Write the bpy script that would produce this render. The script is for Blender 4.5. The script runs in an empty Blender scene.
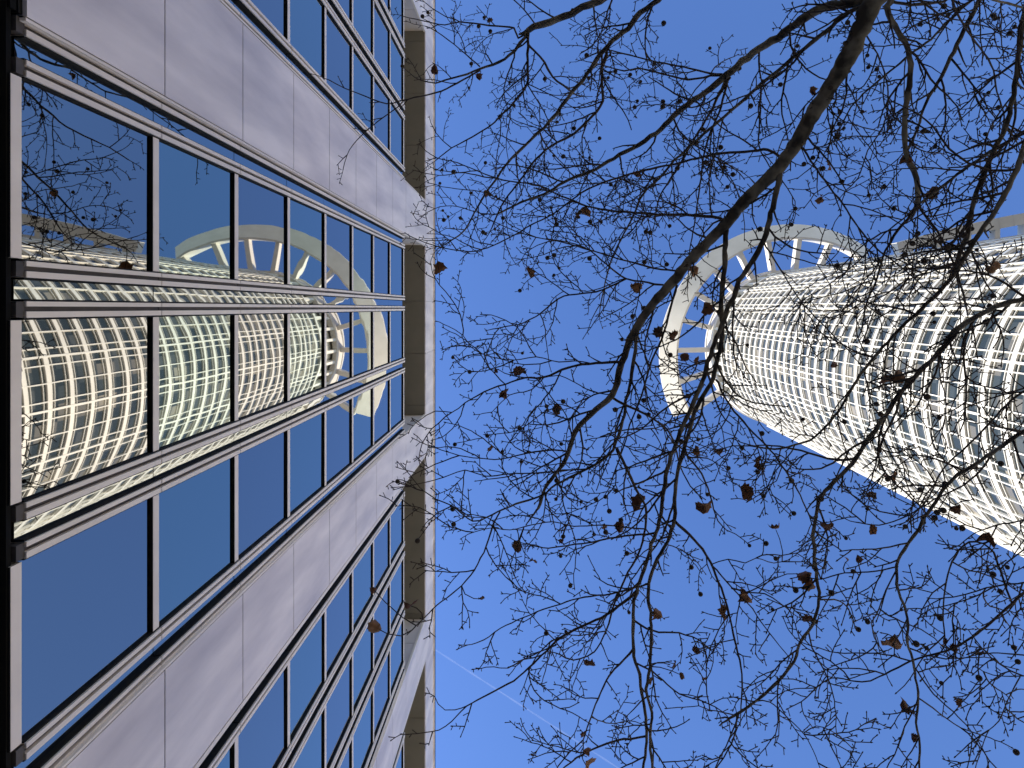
import bpy, math, random
from mathutils import Vector, Matrix
import numpy as np

# ------------------------------------------------------------------ camera, sky, sun, exposure
S = bpy.context.scene
COL = S.collection
F, PX, PY, EYE = 769.0, 535.0, 308.0, 1.6      # focal length in px, zenith point in the picture, eye height
cam_d = bpy.data.cameras.new("camera"); cam = bpy.data.objects.new("camera", cam_d); COL.objects.link(cam)
cam.location = (0, 0, EYE); cam.rotation_euler = (math.pi, 0, 0)
cam_d.sensor_width = 36.0; cam_d.lens = F * 36.0 / 1024
cam_d.shift_x = -(PX - 512) / 1024; cam_d.shift_y = -(384 - PY) / 1024
cam_d.clip_start = 0.05; cam_d.clip_end = 40000
S.camera = cam

SUN_AZ, SUN_EL = 160.0, 30.0                    # azimuth from +X towards +Y
az, el = math.radians(SUN_AZ), math.radians(SUN_EL)
sdir = Vector((math.cos(az) * math.cos(el), math.sin(az) * math.cos(el), math.sin(el)))
W = bpy.data.worlds.new("World"); S.world = W; W.use_nodes = True
nt = W.node_tree; bg = nt.nodes['Background']
sky = nt.nodes.new('ShaderNodeTexSky'); sky.sky_type = 'NISHITA'; sky.sun_disc = False
sky.sun_elevation = el; sky.sun_rotation = math.atan2(sdir.x, sdir.y)
sky.air_density = 1.3; sky.dust_density = 0.2; sky.ozone_density = 4.0; sky.altitude = 100
hs = nt.nodes.new('ShaderNodeHueSaturation'); hs.inputs['Saturation'].default_value = 1.15; hs.inputs['Value'].default_value = 1.0
hs.inputs['Hue'].default_value = .515
nt.links.new(sky.outputs[0], hs.inputs['Color']); nt.links.new(hs.outputs[0], bg.inputs[0]); bg.inputs[1].default_value = 0.15
sun_d = bpy.data.lights.new("sun", 'SUN'); sun_d.energy = 4.4; sun_d.angle = math.radians(0.53)
sun_d.color = (1.0, 0.91, 0.77)
sun = bpy.data.objects.new("sun", sun_d); COL.objects.link(sun)
sun.rotation_euler = sdir.to_track_quat('Z', 'Y').to_euler(); sun.location = (0, 0, 300)
S.view_settings.view_transform = 'Standard'; S.view_settings.look = 'None'
S.view_settings.gamma = 1.0; S.view_settings.use_curve_mapping = False
S.view_settings.exposure = 0.87
S.render.engine = 'CYCLES'
S.cycles.max_bounces = 8; S.cycles.diffuse_bounces = 4; S.cycles.glossy_bounces = 5
S.cycles.caustics_reflective = False; S.cycles.caustics_refractive = False

random.seed(11)
rnd = random.Random(5)

# ------------------------------------------------------------------ helpers
class MB:
    """collects simple solids into one mesh"""
    def __init__(s): s.v = []; s.f = []; s.m = []
    def box(s, x0, x1, y0, y1, z0, z1, mi=0):
        b = len(s.v)
        for z in (z0, z1):
            s.v += [(x0, y0, z), (x1, y0, z), (x1, y1, z), (x0, y1, z)]
        for q in ((0, 3, 2, 1), (4, 5, 6, 7), (0, 1, 5, 4), (1, 2, 6, 5), (2, 3, 7, 6), (3, 0, 4, 7)):
            s.f.append(tuple(b + i for i in q)); s.m.append(mi)
    def obox(s, c, ux, uy, uz, mi=0):
        """box from centre and three half vectors"""
        b = len(s.v); c = Vector(c)
        for sz in (-1, 1):
            for sx, sy in ((-1, -1), (1, -1), (1, 1), (-1, 1)):
                s.v.append(tuple(c + sx * Vector(ux) + sy * Vector(uy) + sz * Vector(uz)))
        for q in ((0, 3, 2, 1), (4, 5, 6, 7), (0, 1, 5, 4), (1, 2, 6, 5), (2, 3, 7, 6), (3, 0, 4, 7)):
            s.f.append(tuple(b + i for i in q)); s.m.append(mi)
    def arc(s, r0, r1, z0, z1, a0, a1, n, mi=0, closed=False):
        """curved bar of rectangular section about the origin"""
        b = len(s.v); k = n if closed else n + 1
        for i in range(k):
            a = a0 + (a1 - a0) * i / n; c, q = math.cos(a), math.sin(a)
            s.v += [(r0 * c, r0 * q, z0), (r1 * c, r1 * q, z0), (r1 * c, r1 * q, z1), (r0 * c, r0 * q, z1)]
        for i in range(n):
            p = b + 4 * i; q = b + 4 * ((i + 1) % k)
            for j in range(4):
                jj = (j + 1) % 4
                s.f.append((p + j, p + jj, q + jj, q + j)); s.m.append(mi)
        if not closed:
            s.f.append((b, b + 3, b + 2, b + 1)); s.m.append(mi)
            e = b + 4 * n; s.f.append((e, e + 1, e + 2, e + 3)); s.m.append(mi)
    def tube(s, pts, rad, n=6, mi=0):
        """tapered tube along points"""
        b = len(s.v); N = len(pts); pts = [Vector(p) for p in pts]
        ref = Vector((0.31, 0.42, 0.85))
        prev = None
        for i in range(N):
            t = (pts[min(i + 1, N - 1)] - pts[max(i - 1, 0)])
            if t.length < 1e-9: t = Vector((0, 0, 1))
            t.normalize()
            if prev is None:
                u = t.cross(ref)
                if u.length < 1e-3: u = t.cross(Vector((1, 0, 0)))
            else:
                u = prev - t * prev.dot(t)
                if u.length < 1e-3: u = t.cross(ref)
            u.normalize(); prev = u; w = t.cross(u)
            for k in range(n):
                a = 2 * math.pi * k / n
                s.v.append(tuple(pts[i] + (u * math.cos(a) + w * math.sin(a)) * rad[i]))
        for i in range(N - 1):
            for k in range(n):
                k2 = (k + 1) % n
                s.f.append((b + i * n + k, b + i * n + k2, b + (i + 1) * n + k2, b + (i + 1) * n + k)); s.m.append(mi)
        s.f.append(tuple(b + k for k in reversed(range(n)))); s.m.append(mi)
        s.f.append(tuple(b + (N - 1) * n + k for k in range(n))); s.m.append(mi)
    def mesh(s, name, mats, smooth=False):
        me = bpy.data.meshes.new(name); me.from_pydata(s.v, [], s.f)
        if not isinstance(mats, (list, tuple)): mats = [mats]
        for m in mats: me.materials.append(m)
        me.polygons.foreach_set('material_index', s.m)
        me.polygons.foreach_set('use_smooth', [smooth] * len(s.f))
        me.update(); return me
    def build(s, name, mats, parent=None, smooth=False, loc=(0, 0, 0)):
        return link(name, s.mesh(name, mats, smooth), parent, loc)

def link(name, me, parent=None, loc=(0, 0, 0)):
    o = bpy.data.objects.new(name, me); COL.objects.link(o); o.location = loc
    if parent is not None: o.parent = parent
    return o
def empty(name, loc, label, cat, group=None):
    o = bpy.data.objects.new(name, None); COL.objects.link(o); o.location = loc
    o['label'] = label; o['category'] = cat
    if group: o['group'] = group
    return o

# ------------------------------------------------------------------ materials
def mat(name, color, rough=0.6, metal=0.0, spec=0.5):
    m = bpy.data.materials.new(name); m.use_nodes = True
    b = m.node_tree.nodes['Principled BSDF']
    b.inputs['Base Color'].default_value = (*color, 1); b.inputs['Roughness'].default_value = rough
    b.inputs['Metallic'].default_value = metal; b.inputs['Specular IOR Level'].default_value = spec
    return m
def nodes(m): return m.node_tree, m.node_tree.nodes['Principled BSDF']
def mottle(m, c0, c1, scale=2.0, detail=6, stretch=(1, 1, 1), bump=0.0, lo=0.35, hi=0.65, rough=None):
    t, b = nodes(m); N = t.nodes; L = t.links
    tc = N.new('ShaderNodeTexCoord'); mp = N.new('ShaderNodeMapping'); mp.inputs['Scale'].default_value = stretch
    nz = N.new('ShaderNodeTexNoise'); nz.inputs['Scale'].default_value = scale; nz.inputs['Detail'].default_value = detail
    r = N.new('ShaderNodeValToRGB'); r.color_ramp.elements[0].position = lo; r.color_ramp.elements[1].position = hi
    r.color_ramp.elements[0].color = (*c0, 1); r.color_ramp.elements[1].color = (*c1, 1)
    L.new(tc.outputs['Object'], mp.inputs[0]); L.new(mp.outputs[0], nz.inputs[0]); L.new(nz.outputs[0], r.inputs[0])
    L.new(r.outputs[0], b.inputs['Base Color'])
    if rough:
        mr = N.new('ShaderNodeMapRange'); mr.inputs[3].default_value = rough[0]; mr.inputs[4].default_value = rough[1]
        L.new(nz.outputs[0], mr.inputs[0]); L.new(mr.outputs[0], b.inputs['Roughness'])
    if bump:
        bp = N.new('ShaderNodeBump'); bp.inputs['Strength'].default_value = bump; bp.inputs['Distance'].default_value = 0.02
        L.new(nz.outputs[0], bp.inputs['Height']); L.new(bp.outputs[0], b.inputs['Normal'])
    return m

M = {}
M['panel'] = mottle(mat('facade_panel', (.5, .47, .5), .42, 0.15), (.585, .515, .50), (.92, .835, .80), 1.5, 7, (1, 1.9, .34), lo=.27, hi=.73, rough=(.30, .5))  # mottled tone; its strong contrast also paints soft branch shadows and light patches
M['rail'] = mottle(mat('aluminium_rail', (.5, .48, .46), .4, 0.08), (.80, .715, .63), (.90, .81, .72), 3.0, 6, (1, 1, .3))
M['groove'] = mottle(mat('dark_groove', (.05, .042, .036), .6), (.04, .033, .03), (.075, .06, .05), 5, 3)
M['gasket'] = mat('black_gasket', (.006, .006, .007), .7, 0, .2)
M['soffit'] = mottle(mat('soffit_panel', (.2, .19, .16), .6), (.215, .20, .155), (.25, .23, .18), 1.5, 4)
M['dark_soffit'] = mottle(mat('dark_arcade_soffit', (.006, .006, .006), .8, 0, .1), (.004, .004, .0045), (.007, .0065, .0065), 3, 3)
M['cap'] = mat('dark_roof_cap', (.03, .028, .026), .5, .5)
M['roofing'] = mottle(mat('gravel_roofing', (.3, .3, .3), .9), (.22, .22, .21), (.36, .35, .33), 8, 8, bump=.3)

def glass(name, col, wav=0.00035, scale=1.3):
    m = mat(name, col, 0.012, 1.0); t, b = nodes(m); N = t.nodes; L = t.links
    tc = N.new('ShaderNodeTexCoord'); nz = N.new('ShaderNodeTexNoise'); nz.inputs['Scale'].default_value = scale
    nz.inputs['Detail'].default_value = 1.0
    oi = N.new('ShaderNodeObjectInfo'); ad = N.new('ShaderNodeVectorMath'); ad.operation = 'ADD'
    sc = N.new('ShaderNodeVectorMath'); sc.operation = 'SCALE'; sc.inputs[3].default_value = 37.0
    cb = N.new('ShaderNodeCombineXYZ'); L.new(oi.outputs['Random'], cb.inputs[0]); L.new(oi.outputs['Random'], cb.inputs[1])
    L.new(cb.outputs[0], sc.inputs[0]); L.new(tc.outputs['Object'], ad.inputs[0]); L.new(sc.outputs[0], ad.inputs[1])
    L.new(ad.outputs[0], nz.inputs[0])
    bp = N.new('ShaderNodeBump'); bp.inputs['Strength'].default_value = 1.0; bp.inputs['Distance'].default_value = wav
    L.new(nz.outputs[0], bp.inputs['Height']); L.new(bp.outputs[0], b.inputs['Normal'])
    return m
M['glassA'] = glass('mirror_glass_violet', (.525, .495, .44), 0.0006)
M['glassB'] = glass('mirror_glass_teal', (.50, .555, .475), 0.0008)
M['glassC'] = glass('mirror_glass_strip', (.54, .54, .48), 0.0007, 2.0)

M['white'] = mottle(mat('white_painted_metal', (.8, .78, .74), .45), (.68, .65, .585), (.77, .74, .67), .4, 4)
M['white2'] = mottle(mat('crown_white_metal', (.74, .72, .68), .5), (.62, .59, .53), (.70, .67, .61), .25, 4)

def tower_glass():
    m = mat('tower_glazing', (.03, .045, .055), .14, 0, .22); t, b = nodes(m); N = t.nodes; L = t.links
    tc = N.new('ShaderNodeTexCoord'); sp = N.new('ShaderNodeSeparateXYZ'); L.new(tc.outputs['Object'], sp.inputs[0])
    at = N.new('ShaderNodeMath'); at.operation = 'ARCTAN2'; L.new(sp.outputs[1], at.inputs[0]); L.new(sp.outputs[0], at.inputs[1])
    def mth(op, a, v):
        n = N.new('ShaderNodeMath'); n.operation = op
        if hasattr(a, 'links'): L.new(a, n.inputs[0])
        else: n.inputs[0].default_value = a
        if hasattr(v, 'links'): L.new(v, n.inputs[1])
        else: n.inputs[1].default_value = v
        return n.outputs[0]
    th = mth('FLOOR', mth('MULTIPLY', at.outputs[0], 66 / (2 * math.pi)), 0)
    zz = mth('FLOOR', mth('MULTIPLY', sp.outputs[2], 1 / 3.96), 0)
    cb = N.new('ShaderNodeCombineXYZ'); L.new(th, cb.inputs[0]); L.new(zz, cb.inputs[1])
    wn = N.new('ShaderNodeTexWhiteNoise'); wn.noise_dimensions = '2D'; L.new(cb.outputs[0], wn.inputs[0])
    r = N.new('ShaderNodeValToRGB'); cr = r.color_ramp; cr.interpolation = 'CONSTANT'
    cr.elements[0].color = (.030, .040, .042, 1); cr.elements[0].position = 0
    cr.elements[1].color = (.05, .062, .064, 1); cr.elements[1].position = .35
    for p, c in ((.6, (.075, .085, .085)), (.80, (.14, .135, .12)), (.94, (.26, .24, .20))):
        e = cr.elements.new(p); e.color = (*c, 1)
    L.new(wn.outputs[0], r.inputs[0]); L.new(r.outputs[0], b.inputs['Base Color'])
    return m
M['tglass'] = tower_glass()
M['bark'] = mottle(mat('plane_bark', (.1, .085, .065), .85), (.022, .017, .013), (.17, .15, .115), 5, 6, (1, 1, 1), bump=.6, lo=.42, hi=.62)
M['twig'] = mottle(mat('twig_bark', (.06, .04, .032), .8), (.018, .012, .010), (.05, .032, .026), 9, 3)
M['ball'] = mottle(mat('seed_ball', (.03, .02, .014), .9), (.02, .013, .01), (.05, .033, .022), 90, 2, bump=.5)
def leaf_mat():
    m = mat('dead_leaf', (.2, .07, .03), .7); t, b = nodes(m); N = t.nodes; L = t.links
    oi = N.new('ShaderNodeObjectInfo'); r = N.new('ShaderNodeValToRGB')
    r.color_ramp.elements[0].color = (.11, .042, .024, 1); r.color_ramp.elements[1].color = (.34, .17, .08, 1)
    nz = N.new('ShaderNodeTexNoise'); nz.inputs['Scale'].default_value = 25
    ad = N.new('ShaderNodeMath'); ad.operation = 'MULTIPLY_ADD'; ad.inputs[1].default_value = .5
    L.new(nz.outputs[0], ad.inputs[0]); L.new(oi.outputs['Random'], ad.inputs[2])
    sb = N.new('ShaderNodeMath'); sb.operation = 'SUBTRACT'; sb.inputs[1].default_value = .25; L.new(ad.outputs[0], sb.inputs[0])
    L.new(sb.outputs[0], r.inputs[0]); L.new(r.outputs[0], b.inputs['Base Color'])
    tr = N.new('ShaderNodeBsdfTranslucent'); mx = N.new('ShaderNodeMixShader'); mx.inputs[0].default_value = .35
    L.new(r.outputs[0], tr.inputs[0]); L.new(b.outputs[0], mx.inputs[1]); L.new(tr.outputs[0], mx.inputs[2])
    L.new(mx.outputs[0], N['Material Output'].inputs[0])
    return m
M['leaf'] = leaf_mat()
M['paving'] = mottle(mat('stone_paving', (.3, .28, .25), .8), (.26, .245, .22), (.36, .34, .30), 2.5, 8, bump=.2)
M['asphalt'] = mottle(mat('asphalt', (.05, .05, .05), .9), (.04, .04, .042), (.065, .065, .065), 14, 10, bump=.3)
M['kerb'] = mottle(mat('granite_kerb', (.3, .3, .3), .8), (.25, .25, .25), (.36, .36, .35), 20, 6)

# ------------------------------------------------------------------ ground
g = MB(); g.box(-6000, 6000, -6000, 6000, -0.6, 0)
o = g.build('ground', M['paving']); o['kind'] = 'structure'
g = MB(); g.box(12, 20, -400, 400, 0.004, 0.010)
o = g.build('road', M['asphalt']); o['kind'] = 'structure'
g = MB()
for x in (11.7, 20.02): g.box(x, x + .28, -400, 400, 0.0, 0.13)
o = g.build('kerb', M['kerb']); o['kind'] = 'structure'

# ------------------------------------------------------------------ office building (z below is measured from the eye)
E = EYE
XP, XG, XR = -3.155, -3.223, -3.18            # pier front, glass plane, rail front
ZB, ST, ZS, ZT = 4.76, 1.75, 22.15, 24.0     # bottom of the upper floors, panel height, soffit, roof
PIERS = [(-15.3, -14.1), (-9.2, -7.98), (-3.07, -1.81), (3.09, 4.24), (8.96, 10.13), (14.95, 16.15)]
office = empty('office_building', (-8, 0, 0), 'grey panelled office building with mirrored window strips rising on the left', 'building')
office_inv = Vector((8, 0, 0))
def ob(mb, name, mats, parent=office, smooth=False):
    """part in world coordinates under the office building; z is given from the eye"""
    off = Vector((8, 0, E)) if parent is office else Vector((0, 0, 0))
    mb.v = [tuple(Vector(v) + off) for v in mb.v]
    return mb.build(name, mats, parent, smooth)

for (y0, y1) in PIERS:
    m = MB(); gap = .016
    m.box(-5.6, XP - .03, y0 + .012, y1 - .012, ZB - .02, ZS - .004, 1)      # dark core showing in the joints
    zs = [ZB] + [ZB + ST * k + .04 for k in range(1, 10)] + [ZS - .002]
    for a, b in zip(zs[:-1], zs[1:]):
        m.box(XP - .028, XP, y0, y1, a + gap, b - gap * .2, 0)              # front cassette
        m.box(-5.6, XP - .028, y0 - .0, y0 + .012, a + gap, b - gap * .2, 0)  # side returns
        m.box(-5.6, XP - .028, y1 - .012, y1, a + gap, b - gap * .2, 0)
    p = ob(m, 'pier', [M['panel'], M['gasket']])
    t = MB()
    for ya, yb in ((y0 - .032, y0 - .012), (y1 + .012, y1 + .032)):
        t.box(XP - .05, XP + .004, ya, yb, ZB, ZS - .003)
    for ya, yb in ((y0 - .012, y0), (y1, y1 + .012)):
        t.box(XP - .05, XP - .018, ya, yb, ZB, ZS - .003, 1)
    t.build('edge_trim', [M['rail'], M['gasket']], p).location = Vector((8, 0, E))

def pane_mesh(y0, y1, z0, z1, m, tilt):
    """glass sheet with a little tilt of its own"""
    a, b = rnd.gauss(0, tilt), rnd.gauss(0, tilt)
    yc, zc = (y0 + y1) / 2, (z0 + z1) / 2
    v = []
    for dx in (0, -.02):
        for y, z in ((y0, z0), (y1, z0), (y1, z1), (y0, z1)):
            v.append((XG + dx + (y - yc) * a + (z - zc) * b, y, z))
    me = bpy.data.meshes.new('pane')
    me.from_pydata(v, [], [(0, 1, 2, 3), (4, 7, 6, 5), (0, 4, 5, 1), (1, 5, 6, 2), (2, 6, 7, 3), (3, 7, 4, 0)])
    me.materials.append(m); return me

BAYS = [(PIERS[i][1], PIERS[i + 1][0]) for i in range(5)]
RC = [.055, .31, 1.567, 1.82, 3.08, 3.325, 4.585, 4.835]
for bi, (b0, b1) in enumerate(BAYS):
    w = b1 - b0; k = w / 4.90
    rc = [b0 + r * k for r in RC]
    # dark backing behind the screen so nothing shows between sheets
    m = MB(); m.box(XG - .16, XG - .10, b0 + .012, b1 - .012, ZB + .02, ZB + 8 * ST + .10); ob(m, 'backing_wall', M['gasket'])
    for r in rc:
        m = MB(); hw = .052
        for s in range(8):
            za = ZB + .05 + s * ST; zb = za + ST - .014
            if s == 7: zb += .02
            m.box(XG - .09, XR, r - hw, r - .020, za, zb, 0)
            m.box(XG - .09, XR, r + .012, r + hw, za, zb, 0)
            m.box(XG - .09, XR - .030, r - .020, r + .012, za, zb, 1)
            m.box(XG - .09, XR - .016, r - hw - .012, r - hw, za, zb, 2)
            m.box(XG - .09, XR - .016, r + hw, r + hw + .012, za, zb, 2)
        rl = ob(m, 'rail', [M['rail'], M['groove'], M['gasket']])
        n = MB(); n.box(XG - .08, XR - .012, r - hw + .004, r + hw - .004, ZB - .03, ZB + .048)
        n.build('rail_foot', M['groove'], rl).location = Vector((8, 0, E))
    # narrow glass strips inside each pair of rails
    for q in (0, 2, 4, 6):
        ya, yb = rc[q] + .066, rc[q + 1] - .066
        m = MB()
        for s in range(8):
            me = None
            za, zb = ZB + .02 + s * ST, ZB + (s + 1) * ST + .012
            m.box(XG - .035, XG - .016 + rnd.gauss(0, .0006), ya, yb, za, zb - .006)
        ob(m, 'glass_strip', M['glassC'])
        m = MB()
        m.box(XG - .09, XG - .040, ya, yb, ZB, ZB + 8 * ST + .1); ob(m, 'strip_backing', M['gasket'])
    stuff = MB(); stuff_panes = []
    for q in (1, 3, 5):
        ya, yb = rc[q] + .066, rc[q + 1] - .066
        for s in range(8):
            z0 = ZB + s * ST
            tgt = stuff if bi == 0 else MB()
            tgt.box(XG - .06, XG + .026, ya, yb, z0 - .071, z0 + .029, 0)       # transom
            tgt.box(XG - .06, XG + .024, ya, yb, z0 - .077, z0 - .071, 1)       # gasket under it
            if s == 7:
                tgt.box(XG - .06, XG + .026, ya, yb, z0 + ST - .071, z0 + ST + .029, 0)
                tgt.box(XG - .06, XG + .024, ya, yb, z0 + ST - .077, z0 + ST - .071, 1)
            gm = M['glassA'] if s % 2 == 0 else M['glassB']
            pm = pane_mesh(ya, yb, z0 + .0, z0 + ST - .05, gm, .0010)
            if bi == 0: stuff_panes.append(pm)
            else:
                wi = ob(tgt, 'window', [M['rail'], M['gasket']])
                link('pane', pm, wi, (8, 0, E))
    if bi == 0:
        wi = ob(stuff, 'window', [M['rail'], M['gasket']]); wi['kind'] = 'stuff'
        V = []; Fc = []
        for pm in stuff_panes:
            b = len(V); V += [tuple(v.co) for v in pm.vertices]; Fc += [tuple(b + i for i in p.vertices) for p in pm.polygons]
            bpy.data.meshes.remove(pm)
        me = bpy.data.meshes.new('pane'); me.from_pydata(V, [], Fc); me.materials.append(M['glassA'])
        link('pane', me, wi, (8, 0, E))

YA, YB = PIERS[0][0], PIERS[-1][1]
# roof slab: fascia cassettes, soffit panels, cap
jy = [YA] + [-.19 + 1.5 * k for k in range(-10, 11) if YA + .3 < -.19 + 1.5 * k < YB - .3] + [YB]
m = MB()
for a, b in zip(jy[:-1], jy[1:]):
    m.box(XP - .03, XP, a + .004, b - .004, ZS + .001, ZT - .10)
    m.box(XP - .03, XP + .03, a + .004, b - .004, ZT - .098, ZT - .03)
ob(m, 'roof_fascia', M['panel'])
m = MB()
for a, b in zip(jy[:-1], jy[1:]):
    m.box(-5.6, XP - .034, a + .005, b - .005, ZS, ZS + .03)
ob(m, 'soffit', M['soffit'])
m = MB(); m.box(-18, XP - .032, YA + .01, YB - .01, ZS + .034, ZT - .032); ob(m, 'roof', M['roofing'])
m = MB(); m.box(-18.02, XP + .045, YA - .02, YB + .02, ZT - .028, ZT + .02); ob(m, 'roof_cap', M['cap'])
# terrace floor and recessed top storey
m = MB(); m.box(-5.6, XG - .02 - .15, YA + .05, YB - .05, ZB + 8 * ST - .2, ZB + 8 * ST - .05); ob(m, 'terrace_floor', M['roofing'])
m = MB(); m.box(-18, -5.62, YA + .02, YB - .02, ZB - .02, ZS - .01); ob(m, 'wall', M['panel'])
m = MB()
for (b0, b1) in BAYS:
    n = 4; ww = (b1 - b0) / n
    for i in range(n): m.box(-5.60, -5.57, b0 + i * ww + .05, b0 + (i + 1) * ww - .05, ZB + 8 * ST + .1, ZS - .15)
ob(m, 'terrace_glazing', M['glassC'])
# arcade below: dark soffit, recessed shopfront, columns
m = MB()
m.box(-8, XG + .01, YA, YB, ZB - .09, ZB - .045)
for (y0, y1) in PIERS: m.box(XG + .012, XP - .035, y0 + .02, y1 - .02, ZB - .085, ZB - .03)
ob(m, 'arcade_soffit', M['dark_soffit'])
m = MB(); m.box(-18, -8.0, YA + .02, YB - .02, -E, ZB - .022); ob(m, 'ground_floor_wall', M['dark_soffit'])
m = MB()
yy = YA + .4
while yy < YB - 1.6:
    m.box(-7.99, -7.95, yy, yy + 1.5, -E + .3, ZB - .5); yy += 1.7
ob(m, 'shopfront', M['glassB'])
for (y0, y1) in PIERS:
    m = MB(); m.box(-4.5, -3.6, y0 + .15, y1 - .15, -E, ZB - .091); ob(m, 'column', M['panel'])

# ------------------------------------------------------------------ round tower
TC = Vector((66.8, 10.7, 0)); R = 20.4
P0 = math.radians(178.8); DP = math.radians(360 / 22)
tower = empty('round_tower', TC, 'tall round tower with white lattice over dark glass and a spoked crown ring', 'tower')
T = 208 + E; LAT = 190.5 + E
m = MB(); m.arc(19.2, R - .22, 0, LAT, 0, 2 * math.pi, 176, closed=True); m.build('glazing', M['tglass'], tower)
FH = 3.96
b = MB()
b.arc(R - .24, R, -.40, .40, 0, 2 * math.pi, 176, closed=True)
for z in (-.98, .92): b.arc(R - .24, R - .08, z - .05, z + .05, 0, 2 * math.pi, 176, closed=True)
bm_ = b.mesh('floor_band', M['white'])
z = 83.8 + E - FH * 21
while z < LAT - 1.5:
    if z > 1.0: link('floor_band', bm_, tower, (0, 0, z))
    z += FH
def vert(width, out):
    q = MB(); q.box(R - .23, R + out, -width / 2, width / 2, 0.2, LAT); return q.mesh('mullion', M['white'])
v_thick, v_thin = vert(.24, .05), vert(.13, .02)
for k in range(22):
    for j, off in enumerate((0, 1 / 6, 1 / 2, 5 / 6)):
        mo = link('mullion', v_thick if j == 0 else v_thin, tower)
        mo.rotation_euler.z = P0 + DP * (k + off)
for a in (115.2, -80.0):
    q = MB(); q.box(R - .5, R + .45, -.62, .62, 0.1, LAT); mo = q.build('edge_fin', M['white'], tower); mo.rotation_euler.z = math.radians(a)
# open storey under the crown
m = MB(); m.arc(14.0, R - 1.6, LAT + .02, T - .3, 0, 2 * math.pi, 88, closed=True); m.build('top_storey_wall', M['white2'], tower)
m = MB(); m.arc(12, R + .15, LAT + .01, LAT + 1.3, 0, 2 * math.pi, 176, closed=True); m.build('ledge', M['white'], tower)
m = MB(); m.arc(R - 1.0, R + .25, T - 7.4, T - 1.2, 0, 2 * math.pi, 176, closed=True)
m.arc(R - 1.4, R + .5, T - 1.19, T - .1, 0, 2 * math.pi, 176, closed=True); m.build('hub_ring', M['white2'], tower)
m = MB(); m.arc(.01, R - 1.5, T - .29, T - .12, 0, 2 * math.pi, 88, closed=True); m.build('roof', M['roofing'], tower)
q = MB(); q.box(R - 1.3, R + .05, -.35, .35, LAT + 1.32, T - 7.42); pm = q.mesh('post', M['white'])
for k in range(44):
    po = link('post', pm, tower); po.rotation_euler.z = P0 + DP * k / 2
# crown ring and spokes
CC = Vector((69.2, 13.1, 0)) - TC; RC_ = 35.7
a0, a1 = math.radians(153.0), math.radians(305.5)
m = MB(); n_ = 96
for i in range(n_ + 1):
    a = a0 + (a1 - a0) * i / n_; c, q = math.cos(a), math.sin(a)
    for rr, zz in ((RC_, T - .7), (RC_, T), (RC_ - 4.3, T), (RC_ - 4.3, T - 4.7), (RC_ - 3.8, T - 4.9)): m.v.append((rr * c, rr * q, zz))
for i in range(n_):
    for j in range(5):
        p, q = 5 * i, 5 * i + 5; jj = (j + 1) % 5
        m.f.append((p + j, p + jj, q + jj, q + j)); m.m.append(0)
m.f.append((4, 3, 2, 1, 0)); m.f.append(tuple(5 * n_ + k for k in range(5))); m.m += [0, 0]
m.build('crown_ring', M['white2'], tower, loc=CC)
for k in range(-2, 9):
    a = P0 + DP * k; d = Vector((math.cos(a), math.sin(a), 0))
    # meet the inner face of the ring
    r1 = 20.0
    while (d * r1 - CC).length < RC_ - 3.9 and r1 < 60: r1 += .05
    mid = (R + .2 + r1) / 2; hl = (r1 - R - .2) / 2
    q = MB(); q.obox(Vector((mid, 0, T - 2.4)), (hl, 0, 0), (0, .62, 0), (0, 0, 1.35))
    sp = q.build('spoke', M['white2'], tower); sp.rotation_euler.z = a
# lower wing behind the drum with a roof pergola
WZ = 153 + E
wing_pts = [(76.5, -11.15), (118, -17.4), (124, 18), (84, 28)]
def prism(mb, pts, z0, z1, mi=0):
    b = len(mb.v); n = len(pts)
    for z in (z0, z1): mb.v += [(x - TC.x, y - TC.y, z) for x, y in pts]
    mb.f.append(tuple(b + i for i in reversed(range(n)))); mb.f.append(tuple(b + n + i for i in range(n))); mb.m += [mi, mi]
    for i in range(n):
        j = (i + 1) % n; mb.f.append((b + i, b + j, b + n + j, b + n + i)); mb.m.append(mi)
m = MB(); prism(m, wing_pts, 0, WZ - 2.5); wing = m.build('side_wing', M['tglass'], tower)
m = MB(); prism(m, [(76.2, -11.5), (118.4, -17.85), (124.4, 18.4), (83.7, 28.4)], WZ - 2.48, WZ)
zz = 4
while zz < WZ - 4:
    prism(m, [(76.35, -11.3), (118.2, -17.6), (124.2, 18.2), (83.9, 28.2)], zz, zz + .8); zz += FH
m.build('cornice', M['white2'], wing)
m = MB()
nn = 16; P = []
for i in range(nn + 1):
    t = i / nn; x = 72 + (118 - 72) * t; y = -13.0 - 8.6 * t - 1.2 * math.sin(math.pi * t)
    P.append((x, y))
for i in range(nn):
    (xa, ya), (xb, yb) = P[i], P[i + 1]
    d = Vector((xb - xa, yb - ya, 0)); L_ = d.length; d.normalize(); nrm = Vector((-d.y, d.x, 0))
    c = Vector(((xa + xb) / 2 - TC.x, (ya + yb) / 2 - TC.y, WZ + 1.2))
    m.obox(c + nrm * 1.1, d * (L_ / 2 + .02), nrm * 1.1, (0, 0, 1.2))
m.build('roof_pergola', M['white2'], wing)
for i in range(1, nn, 2):
    (xa, ya) = P[i]; q = MB()
    q.box(xa - TC.x - .5, xa - TC.x + .5, ya - TC.y + 2.15, ya - TC.y + 9, WZ + .1, WZ + 2.2)
    q.build('pergola_beam', M['white2'], wing)

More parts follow.
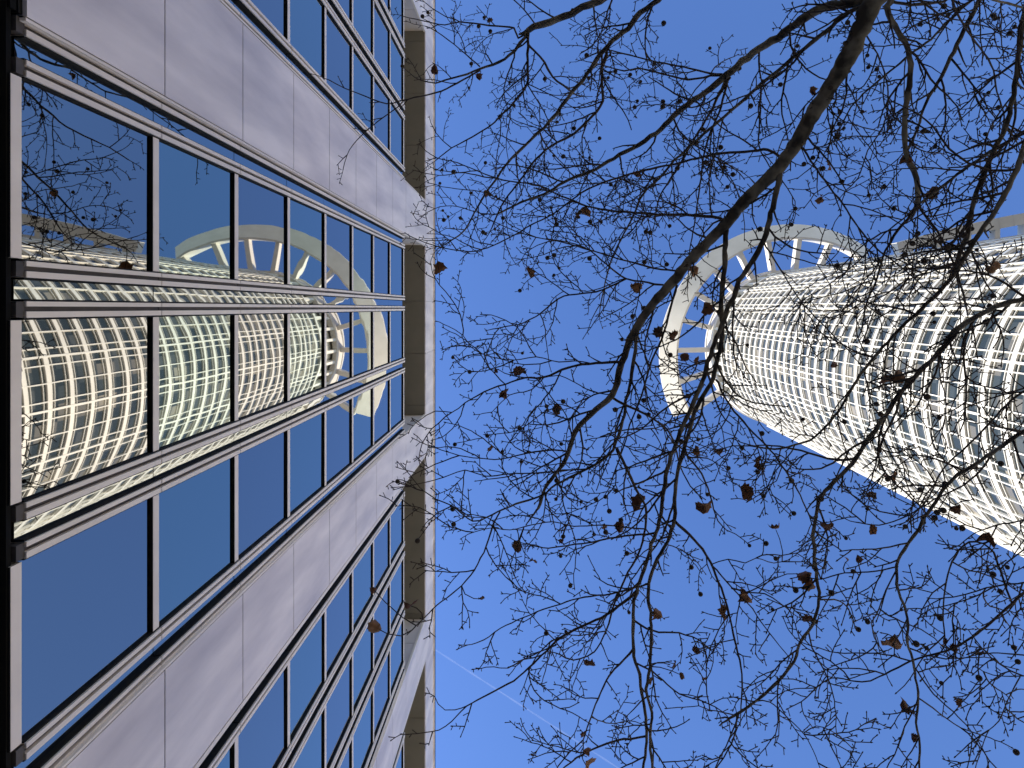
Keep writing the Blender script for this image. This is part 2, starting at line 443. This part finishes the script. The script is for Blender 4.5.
# ------------------------------------------------------------------ stone block added across the street, out of view, to bounce warm sunlight
M['stone'] = mottle(mat('sandstone', (.5, .44, .34), .85), (.50, .43, .33), (.60, .53, .42), .6, 8)
blk = empty('bounce_block', (34, 0, 0), 'unseen pale sandstone block with windows, added across the street for warm bounce light', 'building')
for (ya, yb, hh) in ((-62, -22, 23.5), (26, 66, 23.5)):
    m = MB(); m.box(-8, 10, ya, yb, 0, hh); m.box(-8.3, 10.3, ya - .3, yb + .3, hh + .01, hh + .6)
    m.build('wall', M['stone'], blk)
m = MB(); m.box(-8, 10, -21.9, 25.9, 0, 22); m.box(-8.3, 10.3, -21.95, 25.95, 22.01, 22.6); m.build('wall', M['stone'], blk)
wm = MB(); wm.box(-8.14, -8.0, -.62, .62, -.1, 2.0); wm = wm.mesh('window', M['glassB'])
for fl in range(6):
    for k in range(15): link('window', wm, blk, (0, -19.6 + 3.1 * k, 1.4 + fl * 3.5))

# ------------------------------------------------------------------ contrail, far up
def contrail():
    m = bpy.data.materials.new('contrail_ice'); m.use_nodes = True; N = m.node_tree.nodes; L = m.node_tree.links
    N.remove(N['Principled BSDF'])
    tr = N.new('ShaderNodeBsdfTransparent'); df = N.new('ShaderNodeBsdfTranslucent'); df.inputs[0].default_value = (.9, .9, .9, 1)
    mx = N.new('ShaderNodeMixShader'); nz = N.new('ShaderNodeTexNoise'); nz.inputs['Scale'].default_value = .0035; nz.inputs['Detail'].default_value = 6
    tc = N.new('ShaderNodeTexCoord'); L.new(tc.outputs['Object'], nz.inputs[0])
    lw = N.new('ShaderNodeLayerWeight'); lw.inputs[0].default_value = .5
    iv = N.new('ShaderNodeMath'); iv.operation = 'SUBTRACT'; iv.inputs[0].default_value = 1; L.new(lw.outputs['Facing'], iv.inputs[1])
    mu = N.new('ShaderNodeMath'); mu.operation = 'MULTIPLY'; L.new(iv.outputs[0], mu.inputs[0]); L.new(nz.outputs[0], mu.inputs[1])
    m2 = N.new('ShaderNodeMath'); m2.operation = 'MULTIPLY'; m2.inputs[1].default_value = .055; L.new(mu.outputs[0], m2.inputs[0])
    L.new(m2.outputs[0], mx.inputs[0]); L.new(tr.outputs[0], mx.inputs[1]); L.new(df.outputs[0], mx.inputs[2])
    L.new(mx.outputs[0], N['Material Output'].inputs[0])
    Z = 9000.0
    b = MB(); pts = []; rad = []
    x0, y0, x1, y1 = 400, 627, 640, 782
    for i in range(41):
        t = i / 40; x = x0 + (x1 - x0) * t; y = y0 + (y1 - y0) * t
        pts.append(((x - PX) / F * Z, (y - PY) / F * Z, Z)); rad.append(11 + 3 * math.sin(i * 1.7))
    b.tube(pts, rad, 16)
    o = b.build('contrail', m, smooth=True)
    o['label'] = 'faint thin white aircraft contrail crossing the blue sky at bottom centre'; o['category'] = 'contrail'
contrail()

# ------------------------------------------------------------------ plane tree
def P3(x, y, Z): return Vector(((x - PX) / F * Z, (y - PY) / F * Z, Z + EYE))
TB = Vector((7.6, -6.2, 0))
tree = empty('plane_tree', TB, 'bare plane tree with seed balls and a few brown leaves reaching in overhead', 'tree')

# each branch: Z at start (None: from the nearest earlier branch), Z at end, width in px at start and end, points along it
BR = [
 (6.2, 8.5, 25, 3, [(925,-70),(900,-30),(875,0),(850,52),(825,95),(808,122),(783,163),(744,202),(725,225),(697,253),(673,281),(650,308),(636,328),(628,345),(620,369),(613,394),(596,410),(576,431),(566,459),(555,474),(545,490),(538,508)]),
 (None, 9.4, 14, 2, [(880,-6),(860,2),(839,5),(819,9),(796,24),(772,41),(753,54),(731,71),(706,92),(678,112),(656,133),(626,151),(596,169),(564,182),(549,192),(520,203),(498,214)]),
 (None, 9.0, 7, 1.4, [(866,2),(843,17),(826,32),(800,52),(783,67),(761,84),(740,103),(718,122),(695,142),(671,164),(663,174),(643,195),(633,217),(615,251),(607,275),(600,309)]),
 (None, 8.6, 4, 1.6, [(729,77),(718,97),(706,120),(688,150),(675,172),(660,196),(655,220)]),
 (None, 8.4, 3.4, 1.2, [(727,80),(721,107),(710,133),(703,159),(701,178),(697,206),(693,232),(690,250),(688,276)]),
 (None, 9.2, 3.2, 1.5, [(722,76),(710,76),(688,79),(667,75),(637,68),(624,71),(606,66),(590,62)]),
 (None, 9.2, 3, 1.5, [(722,74),(704,72),(688,68),(658,62),(624,54),(606,50),(585,58)]),
 (7.2, 10.0, 10, 1.2, [(712,-62),(690,-35),(670,-12),(658,0),(641,13),(624,32),(617,36),(602,52),(587,75),(572,92),(553,118),(531,140),(508,162),(497,178),(486,193),(475,212),(465,230),(452,240),(437,249)]),
 (None, 9.6, 4.5, 1.8, [(607,50),(602,75),(603,94),(600,107),(583,125),(572,135),(551,146),(536,159),(531,165),(516,186),(501,206),(492,228)]),
 (7.4, 9.2, 12, 7.5, [(660,-50),(630,-18),(600,0),(583,7),(564,17),(544,24),(527,29)]),
 (None, 9.8, 5, 1.4, [(527,30),(525,37),(514,51),(499,62),(480,69),(467,74),(445,80),(436,83),(420,80)]),
 (None, 9.4, 2.6, 1.2, [(480,70),(473,74),(452,86),(435,93),(408,99),(387,104),(365,96),(344,88),(329,80)]),
 (None, 9.4, 1.6, 1, [(404,100),(398,107),(377,122),(357,140),(347,155),(343,170)]),
 (None, 9.8, 4.5, 1.2, [(528,30),(528,60),(527,84),(518,97),(505,112),(488,127),(467,140),(452,148),(436,160)]),
 (None, 9.4, 3, 2.4, [(528,44),(544,62),(553,77),(572,92)]),
 (None, 9.8, 3, 1, [(526,34),(518,38),(514,28),(495,26),(460,22),(445,25),(424,21),(403,16)]),
 (None, 9.0, 2, 1.4, [(535,24),(524,10),(514,0),(500,-12)]),
 (None, 9.7, 2, 1, [(480,67),(460,49),(437,32),(425,26)]),
 (None, 9.6, 1.8, 1, [(528,85),(536,98),(544,112),(551,127),(556,142)]),
 (None, 9.5, 1.6, 1, [(528,84),(553,96),(566,103),(580,112)]),
 (None, 9.7, 4.2, 1, [(724,220),(712,217),(688,215),(656,214),(624,212),(606,210),(587,206),(561,196),(540,186),(510,181),(495,178),(458,163),(437,158),(425,150)]),
 (None, 9.6, 4, 1, [(783,160),(768,150),(744,152),(710,155),(678,163),(645,170),(624,176),(600,184),(581,193),(553,214),(531,225),(505,240),(475,251),(439,247),(410,236)]),
 (None, 9.2, 3, 1.1, [(682,270),(668,270),(654,268),(624,260),(606,255),(583,248),(561,242),(536,237),(515,231),(495,222)]),
 (None, 9.0, 3.4, 1.2, [(668,285),(655,284),(641,281),(626,279),(606,264),(591,251),(575,244),(556,240)]),
 (None, 8.8, 2.8, 1.2, [(626,279),(612,286),(596,292),(564,296),(548,307),(540,314),(518,325),(499,328),(490,345),(484,362)]),
 (None, 7.7, 8, 3, [(781,160),(778,185),(772,208),(764,240),(744,275),(733,298),(727,310),(721,326),(710,356),(697,394),(686,420),(671,456),(665,484),(659,521),(648,557),(637,592),(634,609),(633,650),(639,674),(644,706),(647,736),(643,770),(636,800)]),
 (None, 7.6, 7, 3, [(726,226),(725,250),(724,270),(721,300),(722,336),(716,364),(710,384),(695,412),(686,442),(680,465),(675,486),(674,519),(667,542),(652,570),(648,596),(651,620),(650,667),(646,689),(652,712),(650,738),(653,775),(650,800)]),
 (None, 8.0, 3.4, 1.6, [(677,285),(673,300),(670,311),(662,339),(652,360),(641,397),(630,425),(624,446),(618,462),(612,480)]),
 (None, 7.7, 5.5, 1.2, [(638,322),(637,338),(634,360),(628,394),(621,427),(613,450),(600,461),(587,469),(557,484),(540,496),(510,506),(488,517),(473,521),(452,506),(436,499),(420,488)]),
 (None, 6.9, 2.6, 1.3, [(500,512),(493,525),(486,547),(471,575),(452,594),(437,605),(428,614),(412,630)]),
 (None, 8.2, 3.8, 1.6, [(613,398),(630,407),(645,414),(667,429),(675,446),(680,466),(690,486)]),
 (None, 8.0, 2.2, 1.4, [(600,437),(624,430),(656,428),(669,422),(684,416)]),
 (None, 8.4, 4, 1.6, [(617,448),(626,467),(636,489),(645,506),(645,529),(639,553),(628,572),(617,598),(613,609),(606,631),(594,652),(574,660),(560,655)]),
 (None, 7.6, 4, 1.8, [(675,521),(684,530),(695,540),(710,562),(723,594),(729,614),(736,646),(742,674),(741,706)]),
 (None, 7.5, 2.2, 1, [(710,562),(731,587),(753,609),(757,616),(774,639),(789,657)]),
 (None, 7.5, 1.6, 1, [(712,564),(728,559),(745,563),(756,558),(774,563),(788,560)]),
 (None, 7.6, 2.4, 1, [(731,588),(746,592),(765,594),(780,603),(795,615)]),
 (None, 7.5, 4, 1.1, [(637,590),(624,602),(606,615),(589,623),(563,636),(546,651),(520,676),(495,691),(467,706),(452,721),(439,730),(421,733)]),
 (None, 7.4, 1.4, 1, [(467,706),(455,710),(445,710),(438,704),(435,697)]),
 (None, 7.4, 1.8, 1, [(556,645),(540,652),(522,660),(508,668),(494,667)]),
 (None, 7.4, 2.4, 1.2, [(640,586),(611,594),(579,598),(561,604),(544,609),(523,618),(501,628),(484,640),(472,644)]),
 (None, 8.0, 3, 1.4, [(633,650),(620,664),(609,676),(596,704),(587,728),(583,740),(570,752),(558,766)]),
 (None, 8.0, 3, 1.8, [(646,736),(630,739),(617,740),(593,749),(577,758),(562,770)]),
 (None, 8.1, 4.2, 1, [(620,362),(596,363),(574,366),(544,377),(525,378),(505,384),(484,392),(465,403),(452,412),(435,411),(420,420)]),
 (None, 8.0, 1.6, 1, [(590,363),(575,361),(559,362),(536,357),(514,360),(488,356),(471,347),(463,335),(448,326)]),
 (None, 8.2, 1.6, 1.1, [(611,395),(591,391),(574,382),(559,375),(548,377)]),
 (None, 8.2, 2, 1, [(572,436),(566,415),(561,407),(544,412),(531,422),(516,431),(497,434)]),
 (None, 8.1, 2.4, 1, [(570,452),(553,450),(527,453),(501,459),(467,457),(441,450),(430,446)]),
 (None, 8.1, 2.2, 1, [(587,469),(570,470),(553,472),(510,474),(486,476),(465,470),(450,475),(435,480),(403,487)]),
 (None, 8.0, 2, 1, [(645,529),(622,527),(606,525),(574,526),(553,522),(531,525),(510,530),(490,528),(468,534)]),
 # right side
 (6.0, 7.4, 8, 6, [(905,-26),(888,6),(892,21),(905,43),(911,64),(909,86),(905,120),(906,150),(916,178),(918,202)]),
 (None, 7.4, 4.2, 1.8, [(918,204),(911,214),(894,236),(883,257),(877,279),(866,305),(862,330)]),
 (None, 7.3, 3.6, 2.2, [(919,204),(925,216),(937,230),(948,251),(955,266),(962,290),(968,315)]),
 (None, 7.4, 1.8, 1, [(918,206),(917,240),(916,266),(911,290)]),
 (None, 7.4, 2.2, 1.1, [(912,212),(890,229),(875,244),(853,266),(825,287),(806,298),(790,312)]),
 (5.8, 7.0, 6, 3, [(1075,100),(1045,120),(1023,133),(1008,142),(990,152),(967,167),(943,186),(920,203)]),
 (5.6, 6.6, 6.5, 5.5, [(1036,-40),(1025,10),(1019,54),(1015,86),(1008,120),(997,146),(989,161),(974,202),(967,236),(959,255),(955,268)]),
 (5.5, 7.4, 9, 2, [(1060,70),(1038,115),(1023,150),(1017,169),(1002,199),(984,227),(967,253),(954,275),(933,298),(916,314),(901,328),(879,352),(860,375),(847,397),(830,422),(810,440),(795,445),(774,449),(755,446)]),
 (5.7, 7.3, 8, 3, [(1075,278),(1045,292),(1019,300),(997,306),(976,317),(954,332),(939,352),(920,371),(901,392),(886,414),(868,440),(856,458),(847,469),(825,491),(817,508),(814,536),(815,557),(817,579),(819,600),(813,624),(800,644),(794,661),(774,685),(755,702),(733,716)]),
 (None, 7.2, 2.2, 1.3, [(739,713),(729,740),(718,762),(712,775)]),
 (None, 7.3, 1.7, 1, [(757,701),(770,702),(789,719),(804,734),(813,750),(820,768)]),
 (None, 7.3, 1.5, 1, [(804,733),(816,726),(830,730),(838,735)]),
 (None, 7.4, 1.7, 1, [(735,715),(722,712),(710,710),(699,706),(687,707)]),
 (5.9, 7.2, 3.6, 1.3, [(1060,368),(1023,392),(1006,405),(986,427),(967,446),(943,469),(933,489),(924,504),(907,516),(879,525),(855,522)]),
 (5.8, 6.8, 6, 2.4, [(1080,410),(1040,424),(1023,431),(997,450),(980,461),(954,478),(935,502),(918,529),(905,549),(897,566),(898,590),(904,605),(908,624),(907,642),(913,661),(918,697),(916,723),(920,745),(918,780)]),
 (None, 7.0, 2.2, 1.2, [(898,566),(883,570),(868,572),(845,573),(821,579),(805,577)]),
 (None, 7.0, 2.3, 1, [(897,570),(886,590),(877,614),(871,623),(875,635),(881,657),(884,668)]),
 (None, 6.9, 2, 1.2, [(918,698),(933,708),(947,719),(961,728),(975,733),(991,738)]),
 (5.9, 7.0, 4.6, 1.2, [(1075,545),(1045,575),(1023,594),(1012,604),(991,622),(972,637),(954,648),(932,655),(911,661),(879,677),(862,682),(832,678),(815,688),(800,688)]),
 (5.9, 6.8, 3.2, 1.2, [(1075,575),(1040,581),(1023,583),(997,586),(976,596),(948,605),(935,608)]),
 (6.0, 6.8, 2.4, 1.1, [(1070,660),(1023,655),(993,653),(967,657),(950,664)]),
 (6.0, 6.8, 2, 1, [(1070,668),(1040,672),(1023,676),(993,675),(978,668)]),
 (None, 6.9, 1.8, 1, [(1020,677),(1008,700),(999,721),(989,730),(984,742),(976,765)]),
 (None, 7.0, 3, 1.8, [(1012,604),(1000,570),(990,548),(969,542),(952,562),(946,583),(943,614),(945,640)]),
 (6.0, 6.9, 3, 1.4, [(1070,500),(1040,515),(1015,522),(997,525),(975,533),(960,545)]),
 (6.4, 7.6, 8, 2.6, [(1000,-48),(988,-20),(980,0),(967,24),(954,51),(941,77),(926,103),(918,127),(909,148)]),
 (6.5, 8.2, 5, 1.3, [(1000,-48),(985,-18),(971,0),(950,19),(931,39),(911,54),(890,71),(868,90),(851,107),(840,128),(826,150)]),
 (6.4, 7.4, 3.4, 1.6, [(945,-30),(952,0),(963,24),(976,43),(991,64),(997,92),(1004,116),(1000,140)]),
 (None, 7.4, 3.4, 1.6, [(797,142),(804,150),(821,176),(843,204),(858,227),(877,249),(900,266),(924,287),(940,302)]),
 (None, 7.6, 3.2, 1.7, [(716,379),(727,401),(748,427),(770,450),(789,476),(800,495),(808,512)]),
 (None, 7.6, 2.2, 1.2, [(764,243),(781,270),(800,300),(824,326),(847,349),(862,368),(870,392)]),
 (None, 6.6, 4.5, 3, [(890,2),(904,4),(918,4),(943,1),(970,-14)]),
 (5.8, 6.8, 5, 2, [(965,-18),(993,0),(1008,3),(1023,8),(1045,20)]),
 (None, 7.2, 2.6, 1.2, [(955,262),(930,272),(907,280),(890,292),(868,305),(850,322)]),
 (None, 7.6, 2.2, 1.1, [(838,74),(820,90),(800,112),(782,140),(775,165)]),
 (None, 7.8, 2.6, 1.2, [(862,28),(880,60),(888,92),(884,124),(868,150),(858,178),(846,190)]),
 (None, 7.2, 2.4, 1.1, [(1014,94),(1000,112),(985,140),(980,168),(990,196)]),
 (None, 7.3, 2.2, 1.1, [(939,352),(940,376),(946,400),(944,424),(938,446)]),
 (None, 7.2, 2.0, 1.0, [(886,414),(896,440),(902,462),(912,484)]),
]
RES = []                                 # resampled branches: list of (points in px/Z, width) arrays
def nearest(x, y):
    best = None
    for pl in RES:
        for (a, b, Z, w) in pl:
            d = (a - x) ** 2 + (b - y) ** 2
            if best is None or d < best[0]: best = (d, Z, a, b)
    return best
br = random.Random(3)
twig_seeds = []
trunk_fork = Vector((TB.x - .6, TB.y + .5, 4.6))
for bi, (z0, z1, w0, w1, pts) in enumerate(BR):
    root = z0 is not None
    kw = .93 if bi == 0 else .76; w0 *= kw; w1 *= max(kw, .85)
    if z0 is None: z0 = nearest(*pts[0])[1]
    L = [0]
    for a, b in zip(pts[:-1], pts[1:]): L.append(L[-1] + math.hypot(b[0] - a[0], b[1] - a[1]))
    tot = L[-1]
    # Catmull-Rom resampling
    out = []; n = len(pts)
    wob = br.uniform(-.25, .25); ph = br.uniform(0, 6)
    for i in range(n - 1):
        p0, p1, p2, p3 = pts[max(i - 1, 0)], pts[i], pts[i + 1], pts[min(i + 2, n - 1)]
        seg = max(1, int((L[i + 1] - L[i]) / 6))
        for s in range(seg + (i == n - 2)):
            t = s / seg
            c = [.5 * (2 * p1[k] + (p2[k] - p0[k]) * t + (2 * p0[k] - 5 * p1[k] + 4 * p2[k] - p3[k]) * t * t + (3 * p1[k] - p0[k] - 3 * p2[k] + p3[k]) * t ** 3) for k in (0, 1)]
            u = (L[i] + (L[i + 1] - L[i]) * t) / tot
            Z = z0 + (z1 - z0) * u + wob * math.sin(u * 5 + ph) * u
            ww = w0 + (w1 - w0) * u ** .8
            j = min(.9, .25 * ww)
            out.append((c[0] + br.gauss(0, j * .55), c[1] + br.gauss(0, j * .55), Z, ww * br.uniform(.9, 1.12)))
    RES.append(out)
    wp = [P3(x, y, Z) for x, y, Z, w in out]; rad = [max(.0042, w * Z / F / 2) for x, y, Z, w in out]
    if root:                             # carry the branch on, outside the picture, to the fork of the trunk
        s = wp[0]; e = trunk_fork + Vector((br.uniform(-.15, .15), br.uniform(-.15, .15), br.uniform(-.3, .5)))
        mid = (s + e) / 2 + Vector((.5, -.5 if s.y < 0 else .3, -.15))
        ext = [((1 - t) ** 2) * e + 2 * t * (1 - t) * mid + t * t * s for t in (0, .2, .4, .6, .8)]
        wp = ext + wp; rad = [rad[0] * (1.9 - .9 * t) for t in (0, .2, .4, .6, .8)] + rad
    m = MB(); m.tube([p - TB for p in wp], rad, 12 if w0 > 6 else (8 if w0 > 3 else 6))
    m.build('branch', M['bark'] if w0 > 3.5 else M['twig'], tree, smooth=True)
# trunk
m = MB(); pts = []; rad = []
for i in range(15):
    t = i / 14; pts.append(Vector((-.6 * t * t + .05 * math.sin(4 * t), .5 * t * t, 4.8 * t))); rad.append(.33 - .10 * t + .16 * max(0, 1 - t * 6) ** 2)
m.tube(pts, rad, 20); m.build('trunk', M['bark'], tree, smooth=True)

# twigs grown from the branches
tw = MB(); balls = []; tips = []
tr = random.Random(21)
def zig(p, d, length, r0, r1, step, bend=.20):
    """a sinuous shoot that kinks a little at its nodes"""
    pts = [p]; rad = [r0]; n = max(2, int(length / step)); dirs = [d]
    ax = Vector((tr.gauss(0, .35), tr.gauss(0, .35), tr.choice((-1, 1)))).normalized()
    w1, p1, w2 = tr.uniform(.25, .6), tr.uniform(0, 6.3), tr.gauss(0, .035); sgn = tr.choice((-1, 1))
    for i in range(n):
        a = .13 * math.sin(p1 + w1 * i) + w2 + sgn * bend * tr.uniform(.1, 1.0); sgn = -sgn
        d = (Matrix.Rotation(a, 3, ax) @ d + Vector((tr.gauss(0, .05), tr.gauss(0, .05), tr.gauss(0, .04)))).normalized()
        d.z *= .93; d.normalize()
        p = p + d * step * tr.uniform(.7, 1.3); pts.append(p); rad.append(r0 + (r1 - r0) * (i + 1) / n); dirs.append(d)
    return pts, rad, dirs
def off_dir(d, ang, side=0):
    q = d.cross(Vector((tr.gauss(0, .5), tr.gauss(0, .5), (side or tr.choice((-1, 1))) * tr.uniform(.6, 1.2))))
    if q.length < 1e-4: q = Vector((1, 0, 0))
    q.normalize()
    v = (d * math.cos(ang) + q * math.sin(ang)); v.z *= .75
    return v.normalized()
def bud(p, d, k=1.0):
    tw.tube([p - TB, p + d * .010 * k - TB, p + d * .024 * k - TB], [.0038 * k, .0062 * k, .0012], 4)
def twig(p, d, length, r0, level):
    step = .075 if level == 0 else .045
    pts, rad, dirs = zig(p, d, length, r0, max(.0042, r0 * .5), step)
    tw.tube([q - TB for q in pts], rad, 4 if level else 5)
    side = tr.choice((-1, 1))
    for i in range(1, len(pts)):
        side = -side
        if level == 0 and tr.random() < .46:
            ln = tr.uniform(.12, .42) * (1.1 - .5 * i / len(pts)) * min(1, length / .5)
            twig(pts[i], off_dir(dirs[i], tr.uniform(.5, 1.1), side), ln, max(.0050, rad[i] * .8), 1)
        elif level == 1 and tr.random() < .16:
            twig(pts[i], off_dir(dirs[i], tr.uniform(.5, 1.1), side), tr.uniform(.07, .16), max(.0040, rad[i] * .85), 2)
        elif tr.random() < .55:                                    # short spur with its bud
            sd = off_dir(dirs[i], tr.uniform(.7, 1.3), side); ln = tr.choice((.012, .02, .03, .05))
            e = pts[i] + sd * ln
            tw.tube([pts[i] - TB, e - TB], [.0044, .0040], 4); bud(e, sd, .9)
    if level: tips.append((pts[-1], dirs[-1]))
    bud(pts[-1], dirs[-1], 1.1)
for pl in RES:
    acc = tr.uniform(0, 10)
    for i in range(1, len(pl) - 1):
        x, y, Z, w = pl[i]
        if x > 1040 or y < -18 or y > 785: continue
        acc += math.hypot(x - pl[i - 1][0], y - pl[i - 1][1])
        dense = 1.0 if y < 440 else .75
        if x > 820 and y < 270: dense = 1.25
        if x < 660 and 90 < y < 340: dense = 1.25
        if y > 600: dense = .55
        if y > 680 and x < 620: dense = .25
        if x < 436: dense = .5
        if x > 520 and y > 380 and x < 620: dense = .9
        gap = (14.5 if w < 3 else 17 if w < 6 else 28) / dense
        if acc > gap:
            acc = tr.uniform(-.35, .35) * gap
            p = P3(x, y, Z); q = P3(*pl[i + 1][:3]); d = (q - p).normalized()
            ln = tr.choice((tr.uniform(.08, .3), tr.uniform(.45, 1.2), tr.uniform(.25, .8))) * (1.0 if w > 1.5 else .75)
            if x < 450: ln *= .4
            if w >= 6: ln *= .8
            twig(p, off_dir(d, tr.uniform(.45, 1.1)), ln, max(.0072, min(w * Z / F * .32, .0115)), 0)
    x, y, Z, w = pl[-1]; q = P3(*pl[-2][:3]); p = P3(x, y, Z)
    if -20 < y < 790: twig(p, (p - q).normalized(), tr.uniform(.12, .3), max(.0042, w * Z / F * .45), 1)

# seed balls on thin stalks
def ball_mesh(r):
    b = MB(); rings = 7; seg = 10
    b.tube([Vector((0, 0, r * math.cos(math.pi * (i + .02) / (rings + .04)))) for i in range(rings + 1)],
           [max(.0004, r * math.sin(math.pi * (i + .02) / (rings + .04))) * (1 + .06 * ((i * 7) % 3 - 1)) for i in range(rings + 1)], seg)
    b.tube([Vector((0, 0, r * .8)), Vector((.004, 0, r + .02)), Vector((0, .006, r + .05)), Vector((0, 0, r + .075))], [.0018, .0016, .0016, .002], 4)
    return b.mesh('seed_ball', M['ball'], True)
bms = [ball_mesh(.023), ball_mesh(.027), ball_mesh(.019)]
tr.shuffle(tips)
def inframe(p):
    Z = p.z - EYE; x = PX + F * p.x / Z; y = PY + F * p.y / Z
    return 0 < x < 1024 and 0 < y < 768 and not (y > 640 and x < 900)
cand = [t for t in tips if inframe(t[0])]
nb = 0; rest = MB()
for (p, d) in cand[:260]:
    bm2 = tr.choice(bms)
    if nb < 100:
        o = link('seed_ball', bm2, tree, p - TB - Vector((0, 0, .075)))
        o.rotation_euler = (tr.gauss(0, .3), tr.gauss(0, .3), tr.uniform(0, 6))
    else:
        b = len(rest.v); off = p - TB - Vector((0, 0, .075))
        rest.v += [tuple(v.co + off) for v in bm2.vertices]
        for pg in bm2.polygons: rest.f.append(tuple(b + i for i in pg.vertices)); rest.m.append(0)
    nb += 1
if rest.v:
    o = rest.build('seed_ball', M['ball'], tree, smooth=True); o['kind'] = 'stuff'

# dead lobed leaves, curled
def leaf_mesh(seed):
    q = random.Random(seed)
    lob = [(0, -.1), (.18, -.34), (.30, -.18), (.62, -.28), (.48, 0), (.86, .22), (.50, .30), (.56, .66), (.26, .52), (0, 1.0),
           (-.24, .54), (-.58, .62), (-.46, .30), (-.88, .16), (-.5, 0), (-.58, -.3), (-.28, -.16), (-.16, -.36)]
    n = len(lob); cu, cv = q.uniform(.3, 1.5), q.uniform(-.9, 1.1); v = []; lob = [(x * q.uniform(.75, 1.1) * (1.25 if i % 3 == 1 else 1), y * q.uniform(.75, 1.1)) for i, (x, y) in enumerate(lob)]
    lob = [(x * (.45 + .36 / math.hypot(x, y - .12)), .12 + (y - .12) * (.45 + .36 / math.hypot(x, y - .12))) for x, y in lob]
    def lift(x, y): return cu * x * x + cv * (y - .2) ** 2 + .12 * math.sin(5 * x + seed) + .08 * math.sin(7 * y)
    rings = (0, .35, .7, 1)
    for h in (0, .012):
        for r in rings[1:]:
            for (x, y) in lob:
                x2, y2 = x * r * (1 + .0 * h), .12 + (y - .12) * r
                z = lift(x2, y2); s = 1 / (1 + .35 * abs(z)); v.append((x2 * s, y2 * s, z * .8 + h))
    v += [(0, .12, lift(0, .12) * .8), (0, .12, lift(0, .12) * .8 + .012)]
    f = []; c0 = len(v) - 2; c1 = c0 + 1; half = 3 * n
    for i in range(n):
        j = (i + 1) % n
        f.append((c0, j, i)); f.append((c1, half + i, half + j))
        for r in range(2):
            a, b2 = r * n, (r + 1) * n
            f.append((a + i, a + j, b2 + j, b2 + i)); f.append((half + a + j, half + a + i, half + b2 + i, half + b2 + j))
        f.append((2 * n + i, 2 * n + j, half + 2 * n + j, half + 2 * n + i))
    b = MB(); b.v = v; b.f = f; b.m = [0] * len(f)
    b.tube([Vector((0, -.1, 0)), Vector((.05, -.35, .05)), Vector((0, -.7, .0))], [.02, .016, .016], 4)
    return b.mesh('dead_leaf', M['leaf'], True)
lms = [leaf_mesh(s) for s in range(12)]
LEAVES = [(439,270,8),(436,71,5),(526,272,9),(485,193,4),(583,212,8),(634,288,7),(506,392,6),(503,393,4),(554,409,6),(495,370,3),(517,372,6),
 (490,450,4),(640,500,9),(518,548,7),(411,606,8),(482,599,4),(637,177,6),(693,270,7),(704,308,9),(660,331,7),(676,336,7),(686,357,5),(697,362,4),
 (831,164,6),(820,200,6),(931,194,7),(907,161,5),(903,159,4),(994,271,9),(890,381,8),(901,378,7),(833,366,5),(747,492,9),(760,465,9),(705,507,9),(699,452,6),(718,450,5),
 (776,530,6),(828,530,9),(746,593,8),(725,610,9),(802,575,8),(811,584,7),(890,475,8),(990,541,9),(954,508,6),(892,648,12),(910,709,8),(962,702,5),(914,737,5),
 (588,665,6),(585,752,6),(588,768,9),(584,735,4),(657,612,6),(695,650,5),(675,664,4),(681,675,4),(651,680,4),(806,620,6),(858,560,5),(872,528,5),(848,560,4),
 (621,525,6),(606,527,4),(532,561,5),(955,648,5),(945,642,5),(982,655,5),(870,496,5),(812,90,5),(864,112,4),(970,141,5),(905,159,5),(377,628,9),(374,590,4),(705,678,4),(562,540,3),(480,75,4),(490,22,4)]
lr = random.Random(9)
for i, (x, y, s) in enumerate(LEAVES):
    nr = nearest(x, y); Z = nr[1]
    size = s * Z / F * 1.65
    o = link('dead_leaf', lr.choice(lms), tree, P3(x, y, Z) - TB)
    o.scale = (size * lr.uniform(.6, 1.05), size * lr.uniform(.9, 1.2), size * lr.uniform(.9, 1.4))
    o.rotation_euler = (lr.uniform(-1.1, 1.1), lr.uniform(-1.1, 1.1), lr.uniform(0, 6.28))
    a = P3(nr[2], nr[3], nr[1]) - TB; b = P3(x, y, Z) - TB; dv = b - a
    if nr[0] > 9:                                  # the shoot that carries the leaf
        pr = Vector((-dv.y, dv.x, 0)) * lr.uniform(-.22, .22)
        tw.tube([a, a + dv * .3 + pr, a + dv * .7 + pr * .8, b], [.0062, .0052, .0046, .0036], 5)
tws = tw.build('twigs', M['twig'], tree, smooth=True); tws['kind'] = 'stuff'
print('twig faces', len(tw.f), 'tips', len(tips))
